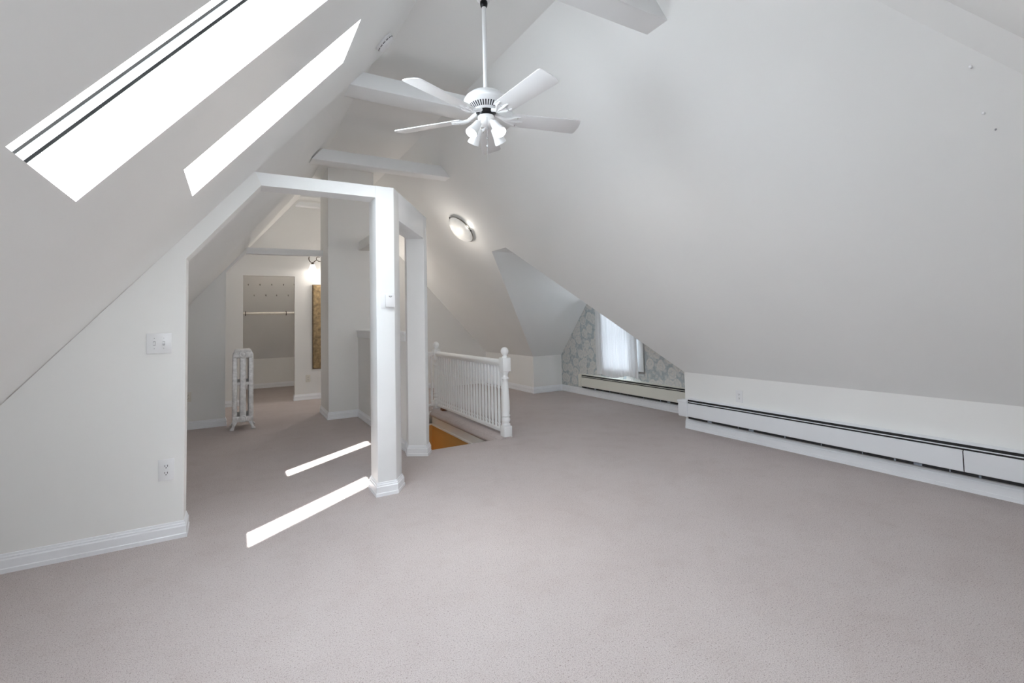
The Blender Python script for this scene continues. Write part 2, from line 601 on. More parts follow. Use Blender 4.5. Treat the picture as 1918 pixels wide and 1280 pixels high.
for k, (xa, xb, ya, yb) in enumerate(SKY):
    c = [Vector((xa, ya, ZL(xa))), Vector((xb, ya, ZL(xb))), Vector((xb, yb, ZL(xb))), Vector((xa, yb, ZL(xa)))]
    ex = (c[1] - c[0]).normalized()
    ey = Vector((0, 1, 0))
    m = MB()
    for i in range(4):
        p, q = c[i], c[(i + 1) % 4]
        m.poly([p, q, q + NL * T1, p + NL * T1])
    struct(m.build('skylight_shaft', SLOPE), 'plastered white shaft of the %s skylight' % ('nearer' if k == 0 else 'farther'))
    win = MB()
    g = 0.006
    ring = [c[0] - ex * .03 - ey * .03, c[1] + ex * .03 - ey * .03, c[2] + ex * .03 + ey * .03, c[3] - ex * .03 + ey * .03]
    inn = [c[0] - ex * g - ey * g, c[1] + ex * g - ey * g, c[2] + ex * g + ey * g, c[3] - ex * g + ey * g]
    for i in range(4):
        p, q, pi_, qi = ring[i], ring[(i + 1) % 4], inn[i], inn[(i + 1) % 4]
        a, b2 = NL * (T1 + 0.022), NL * (T2 + .03)
        win.poly([pi_ + a, qi + a, qi + b2, pi_ + b2])
        win.poly([p + a, q + a, qi + a, pi_ + a])
        win.poly([p + b2, q + b2, qi + b2, pi_ + b2])
        win.poly([p + a, q + a, q + b2, p + b2])
    wo = struct(win.build('window_%d' % (k + 1), TRIM), 'white skylight frame in the left slope, %s one' % ('nearer' if k == 0 else 'farther'))
    gl = MB()
    gl.poly([p + NL * T2 for p in inn])
    gl.build('pane', GLASS, wo)
    gk = MB()
    for i in range(4):
        p, q = ring[i], ring[(i + 1) % 4]
        gk.poly([p + NL * (T1 - .002), q + NL * (T1 - .002), q + NL * (T1 + .024), p + NL * (T1 + .024)])
        p, q = inn[i], inn[(i + 1) % 4]
        sh_ = Vector((0, .003 * (1, 0, -1, 0)[i], 0)) + ex * (.003 * (0, -1, 0, 1)[i])
        gk.poly([p + sh_ + NL * (T1 + .036), q + sh_ + NL * (T1 + .036), q + sh_ + NL * (T1 + .045), p + sh_ + NL * (T1 + .045)])
    gk.build('gasket', RUBBER, wo)
    mid = (c[0] + c[2]) / 2 + NL * (T2 - 0.01)
    portal('skylight_daylight', mid, -NL, (yb - ya) - 0.01, (c[1] - c[0]).length - 0.01)

# hall slope beyond the partition, slightly deeper than the near one
DH = 0.075


def ZH(x):
    return ZL(x) + DH


m = MB()
xa, xb = X0 - 0.1, XCL - DH / SL
YE = 6.0                                   # furred-in plaster ends here, the rest is recessed
hx = [xa, -0.60, -0.40, -0.08, 0.105, 0.50, xb]
o_edge = [-.06, -.06, -.06, -.055, -.04, -.01, 0.0]
o_end = [-.03, -.03, -.03, -.03, -.03, .03, 0.0]
zz = lambda x, o: ZC if x == xb else ZL(x) + o
row0 = [(x, YL - .01, zz(x, DH)) for x in hx]
rowk = [(x, 5.21, zz(x, -.01)) for x in hx]
row1 = [(x, YE, zz(x, o)) for x, o in zip(hx, o_edge)]
row2 = [(x, YE, zz(x, .05 if x < .4 else .04)) for x in hx]
row3 = [(x, Y2 + .02, zz(x, o)) for x, o in zip(hx, o_end)]
m.poly([(xa, YL - .002, ZL(xa)), (xb, YL - .002, ZL(xb)), (xb, YL - .002, ZC + .02), (xa, YL - .002, ZL(xa) + DH + .05)])
for ra, rb in ((row0, rowk), (rowk, row1), (row1, row2), (row2, row3)):
    for k in range(len(hx) - 1):
        if ra is rowk and hx[k] == -0.40:
            m.poly([ra[k], ra[k + 1], rb[k + 1]])
            m.poly([ra[k], rb[k + 1], rb[k]])
        else:
            m.poly([ra[k], ra[k + 1], rb[k + 1]])
            m.poly([ra[k], rb[k + 1], rb[k]])
m.poly([(xa, Y2 + .02, ZL(xa) + DH), (xb, Y2 + .02, ZC), (xb - .05, YF + .15, ZC), (xa - .05, YF + .15, ZL(xa) + DH)])
struct(m.build('ceiling_slope_hall', SLOPE), 'sloping ceiling of the hall beyond the white header')

m = MB()  # unseen deck added over the ceilings to stop sun leaking through gaps
for (ya, yb) in ((2.95, YF + 2.4),):
    m.prism([(X0 - .6, ZL(X0 - .6) + .32), (XCL + .4, ZL(XCL + .4) + .32), (XCL + .4, ZL(XCL + .4) + .40), (X0 - .6, ZL(X0 - .6) + .40)], 'y', ya, yb)
m.prism([(XR + 1.2, ZR(XR + 1.2) + .95), (XCL + .4, ZL(XCL + .4) + .32), (XCL + .4, ZL(XCL + .4) + .40), (XR + 1.2, ZR(XR + 1.2) + 1.0)], 'y', YD + .3, YF + 2.4)
struct(m.build('roof', WOOD), 'unseen outer deck added above the sloping ceilings to block sun leaks')

# ------------------------------------------------------------------ flat collar ceiling, right slope, hip end
m = MB()
m.poly([(XCL - .1, YHIP - 0.3, ZC), (XCR, YHIP - 0.3, ZC), (XCR, YF + .15, ZC), (XCL - .1, YF + .15, ZC)])
m.poly([(XCL - .3, YL, ZC + .001), (XCL - .05, YL, ZC + .001), (XCL - .05, YF + .15, ZC + .001), (XCL - .3, YF + .15, ZC + .001)])
struct(m.build('ceiling', SLOPE), 'flat strip of ceiling along the ridge')

DV = [(2.937, 5.616, ZR(2.937)), (XR, YD, ZK), (2.937, 5.239, ZR(2.937)), (XR, YR, ZK)]   # dormer valleys: far top, far foot, near top, near foot
ZDT = DV[0][2]
m = MB()
m.poly([(XCR, -1.35, ZC), (XCR, 5.239, ZC), DV[2], DV[3], (XR, -1.35, ZK)])
m.poly([(XCR, 5.239, ZC), (XCR, 5.616, ZC), DV[0], DV[2]])
m.poly([(XCR, 5.616, ZC), (XCR, YF + .15, ZC), (XR, YF + .15, ZK), DV[1], DV[0]])
struct(m.build('ceiling_slope_right', SLOPE), 'large sloping ceiling on the right down to the knee wall')

# hip at the camera's end, with the alcove opening behind the camera
AX0, AX1, AZ = -0.95, 1.10, 2.30
STRIP = 0.12


def YH(z):
    return YHIP - STRIP - (ZC - z) / HIP


# shallow bulkhead strip along the hip crease
m = MB()
yk = YH(ZK)
ca = [Vector((XRr(z), YH(z) + STRIP, z)) for z in (ZC, ZK)]
HN = Vector((0, -HIP, 1)).normalized()
sn = Vector((-0.35, 0.3, -0.9)).normalized()
cb = [Vector((p.x - 0.07, p.y - STRIP, p.z)) for p in ca]
m.poly([ca[0], ca[1], cb[1], cb[0]])
struct(m.build('trim_5', SLOPE), 'narrow plaster band along the hip crease')
m = MB()
hp = lambda x, z: (x, YH(z) - 0.0, z)
zl_ = lambda x: ZL(x)
m.poly([hp(XCL - .02, ZC), tuple(cb[0]), tuple(cb[1]), hp(XR - .07, ZK - .05), hp(AX1, ZK - .05), hp(AX1, AZ), hp(XCL - .3, AZ), hp(XCL - .3, ZL(XCL - .3) + .02)])
m.poly([hp(XL(AZ) - .02, AZ), hp(XCL - .3, AZ), hp(XCL - .3, ZC), hp(XCL - .02, ZC), ][:0] or [hp(XL(AZ) - .02, AZ), hp(XCL - .3, AZ), hp(XCL - .3, ZL(XCL - .3) + .02)])
m.poly([hp(XL(.3) - .02, .3), hp(AX0, .3), hp(AX0, max(.3, ZL(AX0)) + .02)])
struct(m.build('ceiling_hip', SLOPE), 'hipped ceiling plane at the near end')
m = MB()
m.poly([(AX1, YH(ZK) + .05, 0), (5.0, YH(ZK) + .05, 0), (5.0, YH(ZK) + .05, ZK + .1), (AX1, YH(ZK) + .05, ZK + .1)])
m.poly([(-1.9, YH(.3), 0), (AX0, YH(.3), 0), (AX0, YH(.3), .35), (-1.9, YH(.3), .35)])
yw = -1.30
m.poly([(AX0, yw, 0), (AX0, YH(0) + 2.0, 0), (AX0, YH(AZ), AZ), (AX0, yw, AZ)])
m.poly([(AX1, yw, 0), (AX1, YH(ZK) + .05, 0), (AX1, YH(ZK), ZK), (AX1, YH(AZ), AZ), (AX1, yw, AZ)])
m.poly([(AX0, yw, AZ), (AX1, yw, AZ), (AX1, YH(AZ), AZ), (AX0, YH(AZ), AZ)])
wx0, wx1, wz0, wz1 = -0.30, 0.50, 1.10, 2.00
m.poly([(AX0, yw, 0), (AX1, yw, 0), (AX1, yw, wz0), (AX0, yw, wz0)])
m.poly([(AX0, yw, wz1), (AX1, yw, wz1), (AX1, yw, AZ), (AX0, yw, AZ)])
m.poly([(AX0, yw, wz0), (wx0, yw, wz0), (wx0, yw, wz1), (AX0, yw, wz1)])
m.poly([(wx1, yw, wz0), (AX1, yw, wz0), (AX1, yw, wz1), (wx1, yw, wz1)])
struct(m.build('wall_near', WALL), 'alcove walls behind the viewpoint')
m = MB()  # unseen window added behind the camera to bring in fill daylight
for (a, b2, c, d) in [(wx0, wx1, wz0, wz0 + .06), (wx0, wx1, wz1 - .06, wz1), (wx0, wx0 + .06, wz0 + .06, wz1 - .06), (wx1 - .06, wx1, wz0 + .06, wz1 - .06), (.07, .13, wz0 + .06, wz1 - .06)]:
    m.box(a, b2, yw - .08, yw + .02, c, d)
w3 = struct(m.build('window_3', TRIM, bevel=.004), 'unseen white alcove window added behind the viewpoint for fill light')
m = MB()
m.poly([(wx0 + .05, yw - .03, wz0 + .05), (wx1 - .05, yw - .03, wz0 + .05), (wx1 - .05, yw - .03, wz1 - .05), (wx0 + .05, yw - .03, wz1 - .05)])
m.build('pane', GLASS, w3)
m = MB().prism([(yw - .02, 2.38), (yw - 1.45, 2.20), (yw - 1.45, 2.28), (yw - .02, 2.48)], 'x', AX0 - .8, AX1 + .3)  # unseen shield added to keep direct sun out of the alcove
struct(m.build('sun_block', WOOD), 'unseen shield added outside the alcove window to block direct sun')
portal('alcove_fill_daylight', ((wx0 + wx1) / 2, yw - .02, (wz0 + wz1) / 2), (0, 1, 0), wx1 - wx0 - .1, wz1 - wz0 - .1)

# ------------------------------------------------------------------ right knee wall, dormer
m = MB()
m.poly([(XR, -1.35, 0), (XR, YR, 0), (XR, YR, ZK), (XR, -1.35, ZK)])
m.poly([(XR, YD, 0), (XR, YF + .1, 0), (XR, YF + .1, ZK), (XR, YD, ZK)])
m.poly([(XR, YR, 0), (XD, YR, 0), (XD, YR, ZK), (XR, YR, ZK)])
m.poly([(XR, YD, 0), (XD, YD, 0), (XD, YD, ZK), (XR, YD, ZK)])
struct(m.build('wall_right', WALL), 'low white knee wall on the right with the dormer returns')
m = MB()
m.poly([DV[0], DV[1], (XD, YD, ZK), (XD, 5.616, ZDT)])
m.poly([DV[2], DV[3], (XD, YR, ZK), (XD, 5.239, ZDT)])
m.poly([DV[0], DV[2], (XD, 5.239, ZDT), (XD, 5.616, ZDT)])
struct(m.build('ceiling_dormer', SLOPE), 'small gabled dormer ceiling over the wallpapered wall')
DW = (5.17, 5.80, 0.43, 1.70)     # dormer window opening y0,y1,z0,z1
m = MB()
m.poly([(XD, YR, 0), (XD, YD, 0), (XD, YD, DW[2]), (XD, YR, DW[2])])
zs = lambda y: ZK + (y - YR) * (ZDT - ZK) / (5.239 - YR)
zf = lambda y: ZK + (YD - y) * (ZDT - ZK) / (YD - 5.616)
m.poly([(XD, YR, DW[2]), (XD, DW[0], DW[2]), (XD, DW[0], zs(DW[0])), (XD, YR, ZK)])
m.poly([(XD, DW[1], DW[2]), (XD, YD, DW[2]), (XD, YD, ZK), (XD, DW[1], zf(DW[1]))])
m.poly([(XD, DW[0], DW[3]), (XD, DW[1], DW[3]), (XD, DW[1], zf(DW[1])), (XD, 5.616, ZDT), (XD, 5.239, ZDT), (XD, DW[0], zs(DW[0]))])
struct(m.build('wall_dormer', WALLPAPER), 'dormer end wall in faded blue grey floral wallpaper')
m = MB()
y0, y1, z0, z1 = DW
for (a, b2, c, d) in [(y0 - .22, y1 + .01, z0 - .01, z0 + .05), (y0 - .22, y1 + .01, z1 - .05, z1 + .01), (y0 - .22, y0 + .02, z0 + .05, z1 - .05), (y1 - .05, y1 + .01, z0 + .05, z1 - .05), (y0 + .05, y1 - .05, 0.97, 1.01)]:
    m.box(XD - .025, XD + .06, a, b2, c, d)
w4 = struct(m.build('window_4', TRIM, bevel=.004), 'white framed dormer window behind the curtain')
m = MB()
m.poly([(XD + .02, y0, z0), (XD + .02, y1, z0), (XD + .02, y1, z1), (XD + .02, y0, z1)])
m.build('pane', GLASS, w4)
portal('dormer_daylight', (XD + .05, (y0 + y1) / 2, (z0 + z1) / 2), (-1, 0, 0), z1 - z0 - .1, y1 - y0 - .1)

# ------------------------------------------------------------------ partition with the white header, posts
TH = 0.17
m = MB()
XJ = -0.262
m.prism([(X0 + .01, 0.0), (XJ, 0.0), (XJ, 1.672), (XL(ZL(XJ)) - .0, ZL(XJ) - .001)], 'y', YL, YL + TH)
m.prism([(XJ, 1.672), (0.148, 2.181), (XL(2.268), 2.268), (XJ, ZL(XJ) - .001)], 'y', YL, YL + TH)
struct(m.build('wall_left', WALL), 'white partition at left following the roof slope')
m = MB()
m.prism([(XL(2.268), 2.268), (0.148, 2.181), (0.90, 2.181), (0.90, 2.268)], 'y', YL + .012, YL + TH)
struct(m.build('header_beam', TRIM), 'white header from the left slope to the nearer post')
d_ = Vector((0.5412, 0.8409))
n_ = Vector((-0.8409, 0.5412))
PA = Vector((1.036, 3.565))


def dg(s, t=0.0):
    p = PA + d_ * s + n_ * t
    return (p.x, p.y)


ZT = 2.270
P1 = [(0.90, 3.565), (1.036, 3.565), dg(.14), dg(.14, .165), (0.90, 3.765)]
P2 = [dg(.965), dg(1.085), (1.585, 4.60), (1.447, 4.62), dg(.965, .17)]
m = MB().prism(P1, 'z', 0, ZT)
struct(m.build('post', TRIM, bevel=.004), 'nearer white post carrying the thermostat')
m = MB().prism(P2, 'z', 0, ZT)
struct(m.build('post', TRIM, bevel=.004), 'farther white post beside the stair opening')
m = MB().prism([dg(.14), dg(.965), dg(.965, .168), dg(.14, .168)], 'z', 2.045, ZT)
struct(m.build('header_beam', TRIM, bevel=.003), 'short angled header between the two white posts')

# half wall and chimney column
m = MB().box(1.447, 1.567, 4.60, 6.72, 0, 1.06)
struct(m.build('wall_half', WALL), 'white half wall between the farther post and the column')
m = MB()
m.box(1.432, 1.582, 4.60, 6.72, 1.06, 1.13)
m.box(1.422, 1.592, 4.60, 6.72, 1.13, 1.155)
struct(m.build('trim_6', TRIM, bevel=.004), 'white cap along the top of the half wall')
m = MB().box(1.066, 1.668, 6.72, 7.37, 0, ZC)
struct(m.build('column', WALL), 'tall white boxed chimney column')
m = MB()
m.prism([(6.72, 2.36), (6.72, 2.245), (6.05, 2.245), (6.05, 2.36)], 'x', 1.462, 1.60)
struct(m.build('bulkhead', WALL, bevel=.003), 'short boxed bulkhead on the column above the half wall')

# ------------------------------------------------------------------ tie beams


def beam(z0, z1, ya, yb, label, over=0.0):
    mb = MB().prism([(XL(z0) - over, z0), (XRr(z0) + over, z0), (XRr(z1) + over, z1), (XL(z1) - over, z1)], 'y', ya, yb)
    return struct(mb.build('tie_beam', TRIM, bevel=.003), label)


beam(2.996, 3.112, YL, YL + .215, 'white tie beam behind the ceiling fan', .004)
beam(2.945, 3.070, 5.218, 5.385, 'white tie beam in front of the tall column', .004)
beam(2.972, 3.20, 1.893, 2.055, 'white tie beam nearest the viewpoint', .004)

# partition at the far end of the hall
m = MB()
m.prism([(X0 - .05, 0), (-.103, 0), (-.103, 1.94), (-.103, ZL(-.103) + .1), (X0 - .05, ZL(X0 - .05) + .1)], 'y', Y2, Y2 + .10)
m.prism([(-.103, 1.94), (.118, 2.192), (.145, 2.275), (-.103, ZL(-.103) + .1)], 'y', Y2, Y2 + .10)
struct(m.build('wall_hall', WALL), 'white partition at the end of the hall beside the radiator')
m = MB().prism([(.118, 2.192), (1.066, 2.200), (1.066, 2.283), (.145, 2.275)], 'y', Y2 + .0, Y2 + .10)
struct(m.build('header_beam', TRIM, bevel=.003), 'white header beam between the hall partition and the column')
beam(3.17, 3.235, YF - .36, YF - .24, 'small white tie beam high at the far end', .03)

# ------------------------------------------------------------------ far wall with closet
CX0, CX1, CZ = 0.108, 0.858, 2.05
m = MB()
m.prism([(X0 - .1, 0), (CX0, 0), (CX0, ZC), (X0 - .1, ZC)], 'y', YF, YF + .10)
m.prism([(CX1, 0), (XR + .02, 0), (XR + .02, ZC), (CX1, ZC)], 'y', YF, YF + .10)
m.prism([(CX0, CZ), (CX1, CZ), (CX1, ZC), (CX0, ZC)], 'y', YF, YF + .10)
struct(m.build('wall_far', WALL), 'far end wall with the open closet')
YC, ZCK = 10.90, 0.585
m = MB()
m.poly([(-.35, YC, 0), (1.75, YC, 0), (1.75, YC, ZCK), (-.35, YC, ZCK)])
m.poly([(-.35, YF + .1, 0), (-.35, YC, 0), (-.35, YC, ZCK), (-.35, YF + .1, 3.2)])
m.poly([(1.75, YF + .1, 0), (1.75, YC, 0), (1.75, YC, ZCK), (1.75, YF + .1, 3.2)])
struct(m.build('wall_closet', WALL), 'low rear and side walls inside the closet')
m = MB()
m.poly([(-.35, YC, ZCK), (1.75, YC, ZCK), (1.75, YF, ZCK + HIP * (YC - YF)), (-.35, YF, ZCK + HIP * (YC - YF))])
struct(m.build('ceiling_closet', SLOPE), 'sloping closet ceiling carrying coat hooks')

# ------------------------------------------------------------------ baseboards
BP = [(0.0, 0.0), (.019, 0.0), (.019, .022), (.015, .026), (.015, .066), (.010, .072), (.010, .080), (.005, .084), (.004, .094), (0.0, .096)]
BP2 = [(d * 1.0, z * 1.10) for d, z in BP]


def skirting(name, path, prof=BP, closed=False, label=None):
    return struct(MB().sweep(path, prof, closed).build(name, BASE, smooth=True, flat_angle=20), label)


skirting('baseboard_left', [(X0 + .08, YL), (XJ, YL), (XJ, YL + TH)], label='white moulded baseboard along the left partition')
skirting('baseboard_right', [(XR, YR + .0), (XR, -.6)], BP2, label='white baseboard below the long heater')
skirting('baseboard_dormer', [(XR, YF), (XR, YD), (XD, YD), (XD, YR), (XR + .02, YR)], BP2, label='white baseboard around the dormer recess')
skirting('baseboard_hall', [(X0 + .1, Y2), (-.103, Y2), (-.103, Y2 + .1)])
skirting('baseboard_far', [(CX1, YF + .1), (CX1, YF), (XR, YF)])
skirting('baseboard_far', [(X0 + .1, YF), (CX0, YF), (CX0, YF + .1)])
skirting('baseboard_closet', [(-.35, YF + .1), (-.35, YC), (1.75, YC), (1.75, YF + .1)])
skirting('baseboard_column', [(1.066, 7.37), (1.066, 6.72), (1.447, 6.72), (1.447, 4.64)])
skirting('baseboard_post', P1[::1] if False else [P1[i] for i in (4, 0, 1, 2, 3)], closed=True, label='moulded base around the nearer post')
skirting('baseboard_post', [P2[i] for i in (3, 4, 0, 1, 2)], label='moulded base around the farther post')

# ------------------------------------------------------------------ balustrade
bal = thing('stair_balustrade', (2.50, 5.55, 0.02), 'white turned balustrade along the right side of the stair opening', 'balustrade')
XB, YN, YFN = 2.515, 4.56, 6.60


def newel(y, z0=0.0, x=XB):
    m = MB()
    h = 0.035
    m.box(x - .048, x + .048, y - .048, y + .048, z0, .125)
    o = m.build('newel_post', TRIM, bal, bevel=.006)
    MB().box(x - .048, x + .048, y - .048, y + .048, .70, .845).build('newel_block', TRIM, o, bevel=.006)
    prof = [(.030, .12), (.044, .128), (.046, .140), (.036, .150), (.032, .155), (.044, .175), (.046, .195), (.036, .215), (.046, .225), (.046, .236), (.038, .244),
            (.045, .30), (.043, .38), (.036, .50), (.030, .58), (.029, .61), (.040, .618), (.041, .630), (.030, .638), (.029, .665), (.040, .69), (.046, .705)]
    MB().lathe(prof, 20, Matrix.Translation((x, y, 0))).build('turned_shaft', TRIM, o, smooth=True, flat_angle=60)
    prof = [(.030, .843), (.034, .852), (.022, .862), (.021, .872), (.030, .880), (.040, .897), (.043, .915), (.038, .935), (.026, .950), (.010, .957), (.001, .958)]
    MB().lathe(prof, 20, Matrix.Translation((x, y, 0))).build('ball_finial', TRIM, o, smooth=True, flat_angle=60)
    return o


newel(YN)
newel(YFN)
m = MB()
m.prism([(XB - .032, .770), (XB + .032, .770), (XB + .034, .792), (XB + .026, .812), (XB + .012, .822), (XB - .012, .822), (XB - .026, .812), (XB - .034, .792)], 'y', YN + .04, YFN - .04)
m.box(XB - .018, XB + .018, YN + .04, YFN - .04, .748, .772)
m.build('top_rail', TRIM, bal, bevel=.003)
m = MB().box(XB - .020, XB + .020, YN + .04, YFN - .04, .045, .078)
m.build('bottom_rail', TRIM, bal, bevel=.004)
m = MB().box(XB + .010, XB + .022, YN + .05, YFN - .05, .548, .742)
m.build('backing_board', TRIM, bal, label='white board fixed behind the upper balusters')
prof = [(0.0135, 0.076), (0.0135, 0.105), (0.017, 0.112), (0.017, 0.122), (0.0122, 0.13), (0.0148, 0.16), (0.0165, 0.25), (0.0148, 0.4), (0.0126, 0.5), (0.0165, 0.51), (0.0165, 0.522), (0.0126, 0.53), (0.0144, 0.56), (0.0144, 0.752)]
NB = 25
sp = (YFN - YN - .14) / (NB - 1)
bo = None
for k in range(NB):
    y = YN + .07 + sp * k
    if bo is None:
        bo = MB().lathe(prof, 10, None).build('baluster', TRIM, None, smooth=True, flat_angle=50)
        b2 = bo
    else:
        b2 = bo.copy()
        COL.objects.link(b2)
    b2.parent = bal
    b2.matrix_parent_inverse = Matrix.Identity(4)
    b2.location = (XB - bal.location.x, y - bal.location.y, -bal.location.z)
m = MB()
m.box(XB - .035, XB + .035, YFN - .30, YFN - .22, .018, .046)
m.build('shim_block', WOOD, bal, label='bare wood shim under the bottom rail')

# rail across the far end of the stair opening
ebal = thing('stair_end_rail', (2.0, YFN, 0.0), 'short white end rail across the far side of the stair opening', 'railing')
m = MB()
m.box(1.582, XB - .05, YFN - .03, YFN + .03, .762, .815)
m.build('top_rail', TRIM, ebal, bevel=.008)
m = MB().box(1.582, XB - .05, YFN - .02, YFN + .02, .045, .078)
m.build('bottom_rail', TRIM, ebal, bevel=.004)
for k in range(11):
    x = 1.62 + k * .082
    b2 = bo.copy()
    COL.objects.link(b2)
    b2.parent = ebal
    b2.location = (x - 2.0, 0, 0)
m = MB()
m.box(1.567, 1.60, YFN - .04, YFN + .04, .0, .86)
m.build('wall_post', TRIM, ebal, bevel=.005)

# ------------------------------------------------------------------ baseboard heaters


def heater(name, face, ya, yb, metal, label, joints, side=-1):
    """Hydronic heater on a wall x = face, running along Y, casing toward -X."""
    h = thing(name, (face, (ya + yb) / 2, .115), label, 'heater')
    xf, xb2 = face - .07, face - .001
    m = MB()
    m.box(xb2 - .006, xb2, ya, yb, .118, .340)
    m.build('back_plate', metal, h)
    m = MB()                                   # sloping damper hood
    m.prism([(xb2 - .006, .341), (xb2 - .006, .336), (xf + .016, .328), (xf + .012, .331), (xf + .013, .336)], 'y', ya, yb)
    m.build('hood', metal, h)
    m = MB().box(xf + .002, xf + .012, ya, yb, .3045, .3105)
    m.build('damper_vane', metal, h)
    m = MB().box(xf + .014, xb2 - .006, ya + .002, yb - .002, .122, .332)  # dark box paints the shade inside the slots and bottom gap
    m.build('slot_shade', DARK, h)
    m = MB()
    yy = ya + .05
    while yy < yb - .05:
        m.box(xf + .0125, xb2 - .008, yy, yy + random.choice((.006, .012, .05)), .122, .140)
        yy += random.choice((.16, .22, .31))
    m.build('fins', FINS, h)
    cuts = [ya] + joints + [yb]
    for i in range(len(cuts) - 1):
        m = MB()
        m.prism([(xf, .150), (xf + .004, .145), (xf + .012, .143), (xf + .012, .147), (xf + .005, .152), (xf + .005, .281), (xf + .012, .287), (xf + .010, .291), (xf, .284)], 'y',
                cuts[i] + .003, cuts[i + 1] - .003)
        m.build('front_cover', metal, h)
    return h


h1 = heater('baseboard_heater', XD, YR + .02, 6.31, HEATB, 'beige baseboard heater below the wallpapered dormer wall', [])
m = MB().box(XD - .072, XD - .001, 6.31, 6.385, .135, .335)
m.build('end_cap', HEATB, h1, bevel=.006)
h2 = heater('baseboard_heater', XR, .30, 3.690, HEATW, 'long white baseboard heater along the right knee wall', [1.373])
m = MB()
m.box(XR - .076, XR - .001, 3.690, 3.81, .140, .312)
m.box(XR - .080, XR + .02, 3.690, 3.82, .290, .318)
m.build('end_cap', HEATW, h2, bevel=.008)

# ------------------------------------------------------------------ curtain
m = MB()
NU, NV = 90, 14
ytop0, ytop1, zt, zb = 5.905, 5.012, 1.53, .385
v = []
for j in range(NV + 1):
    for i in range(NU + 1):
        s, t = i / NU, j / NV
        y = ytop0 + (ytop1 - ytop0) * s + .012 * math.sin(7 * s + 3 * t)
        x = XD - .062 - .013 * math.sin(s * 2 * PI * 5.3 + 1.6 * math.sin(5 * s)) - .008 * math.sin(s * 2 * PI * 17 + 1) * (0.4 + .6 * t)
        z = zt + (zb + .022 * math.sin(9 * s + 1) - .03 * (1 - s) - zt) * t
        v.append((x, y, z))
f = [[j * (NU + 1) + i, j * (NU + 1) + i + 1, (j + 1) * (NU + 1) + i + 1, (j + 1) * (NU + 1) + i] for j in range(NV) for i in range(NU)]
cur = thing('curtain', (XD - .06, 5.5, .4), 'gathered white sheer curtain over the dormer window', 'curtain')
m.add(v, f).build('curtain_panel', CURTAIN, cur, smooth=True, flat_angle=180)
MB().tube([(XD - .062, 5.98, 1.535), (XD - .062, 4.90, 1.535)], .009).build('curtain_rod', TRIM, cur, smooth=True)
m = MB()
m.box(XD - .062, XD, 5.955, 5.97, 1.52, 1.55)
m.box(XD - .062, XD, 4.91, 4.925, 1.52, 1.55)
m.build('rod_bracket', TRIM, cur)

# ------------------------------------------------------------------ electrical plates


def plate_frame(origin, normal):
    z = Vector(normal).normalized()
    y = Vector((0, 0, 1))
    x = y.cross(z).normalized()
    return basis(origin, x, y, z)


def xf(mb, M):
    mb.v = [tuple(M @ Vector(p)) for p in mb.v]
    return mb


def outlet(origin, normal, label, material=PLATE, sc=1.0):
    M = plate_frame(origin, normal) @ Matrix.Scale(sc, 4)
    t = thing('wall_outlet', origin, label, 'outlet')
    xf(MB().box(-.037, .037, -.060, .060, 0.0004, .006), M).build('cover_plate', material, t, bevel=.002)
    for s in (-1, 1):
        m = MB()
        prof = [(.0165 * math.cos(a), .0165 * math.sin(a)) for a in [2 * PI * k / 20 for k in range(20)]]
        pts = [(max(-.0165, min(.0165, x)), max(-.0135, min(.0135, y)) + s * .0195) for x, y in prof]
        m.prism(pts, 'z', .005, .0075)
        rc = xf(m, M).build('receptacle', material, t)
        m = MB()
        m.box(-.0075, -.0050, s * .0195 - .001, s * .0195 + .008, .0070, .0079)
        m.box(.0050, .0075, s * .0195 - .002, s * .0195 + .008, .0070, .0079)
        m.lathe([(.0028, .0070), (.0028, .0079)], 10, Matrix.Translation((0, s * .0195 - .0075, 0)))
        xf(m, M).build('slots', DARK, rc)
    m = MB().lathe([(.003, .0055), (.003, .0070)], 10)
    xf(m, M).build('screw', PLATE, t)
    return t


outlet((-.350, YL, .408), (0, -1, 0), 'white duplex outlet low on the left partition', sc=1.04)
outlet((-.497, Y2, .397), (0, -1, 0), 'ivory outlet on the hall partition behind the jamb', IVORY)
outlet((1.060, YF, .352), (0, -1, 0), 'ivory outlet on the far wall below the gilt frame', IVORY)
outlet((XR, 3.094, .433), (-1, 0, 0), 'white outlet on the knee wall above the long heater')
outlet((XD, 6.214, .425), (-1, 0, 0), 'papered over outlet on the floral wallpaper beside the curtain', WALLPAPER)

sw = thing('light_switch', (-.392, YL, 1.157), 'white double light switch plate on the left partition', 'switch')
M = plate_frame((-.392, YL, 1.157), (0, -1, 0))
xf(MB().box(-.061, .061, -.060, .060, .0004, .0065), M).build('cover_plate', PLATE, sw, bevel=.002)
for k, s in enumerate((-.023, .023)):
    m = MB()
    m.box(s - .0055, s + .0055, -.0125, .0125, .006, .0070)
    fr = xf(m, M).build('toggle_frame', GREYMARK, sw)
    m = MB()
    up = 1 if k else -1
    m.prism([(-.010, .006), (.010, .006), (.004 + up * .006, .016), (-.003 + up * .006, .016)], 'x', s - .0042, s + .0042)
    xf(m, M).build('toggle', PLATE, fr)
    for q in (-.030, .030):
        xf(MB().lathe([(.0026, .006), (.0026, .0074)], 10, Matrix.Translation((s, q, 0))), M).build('screw', CHAIN, sw)

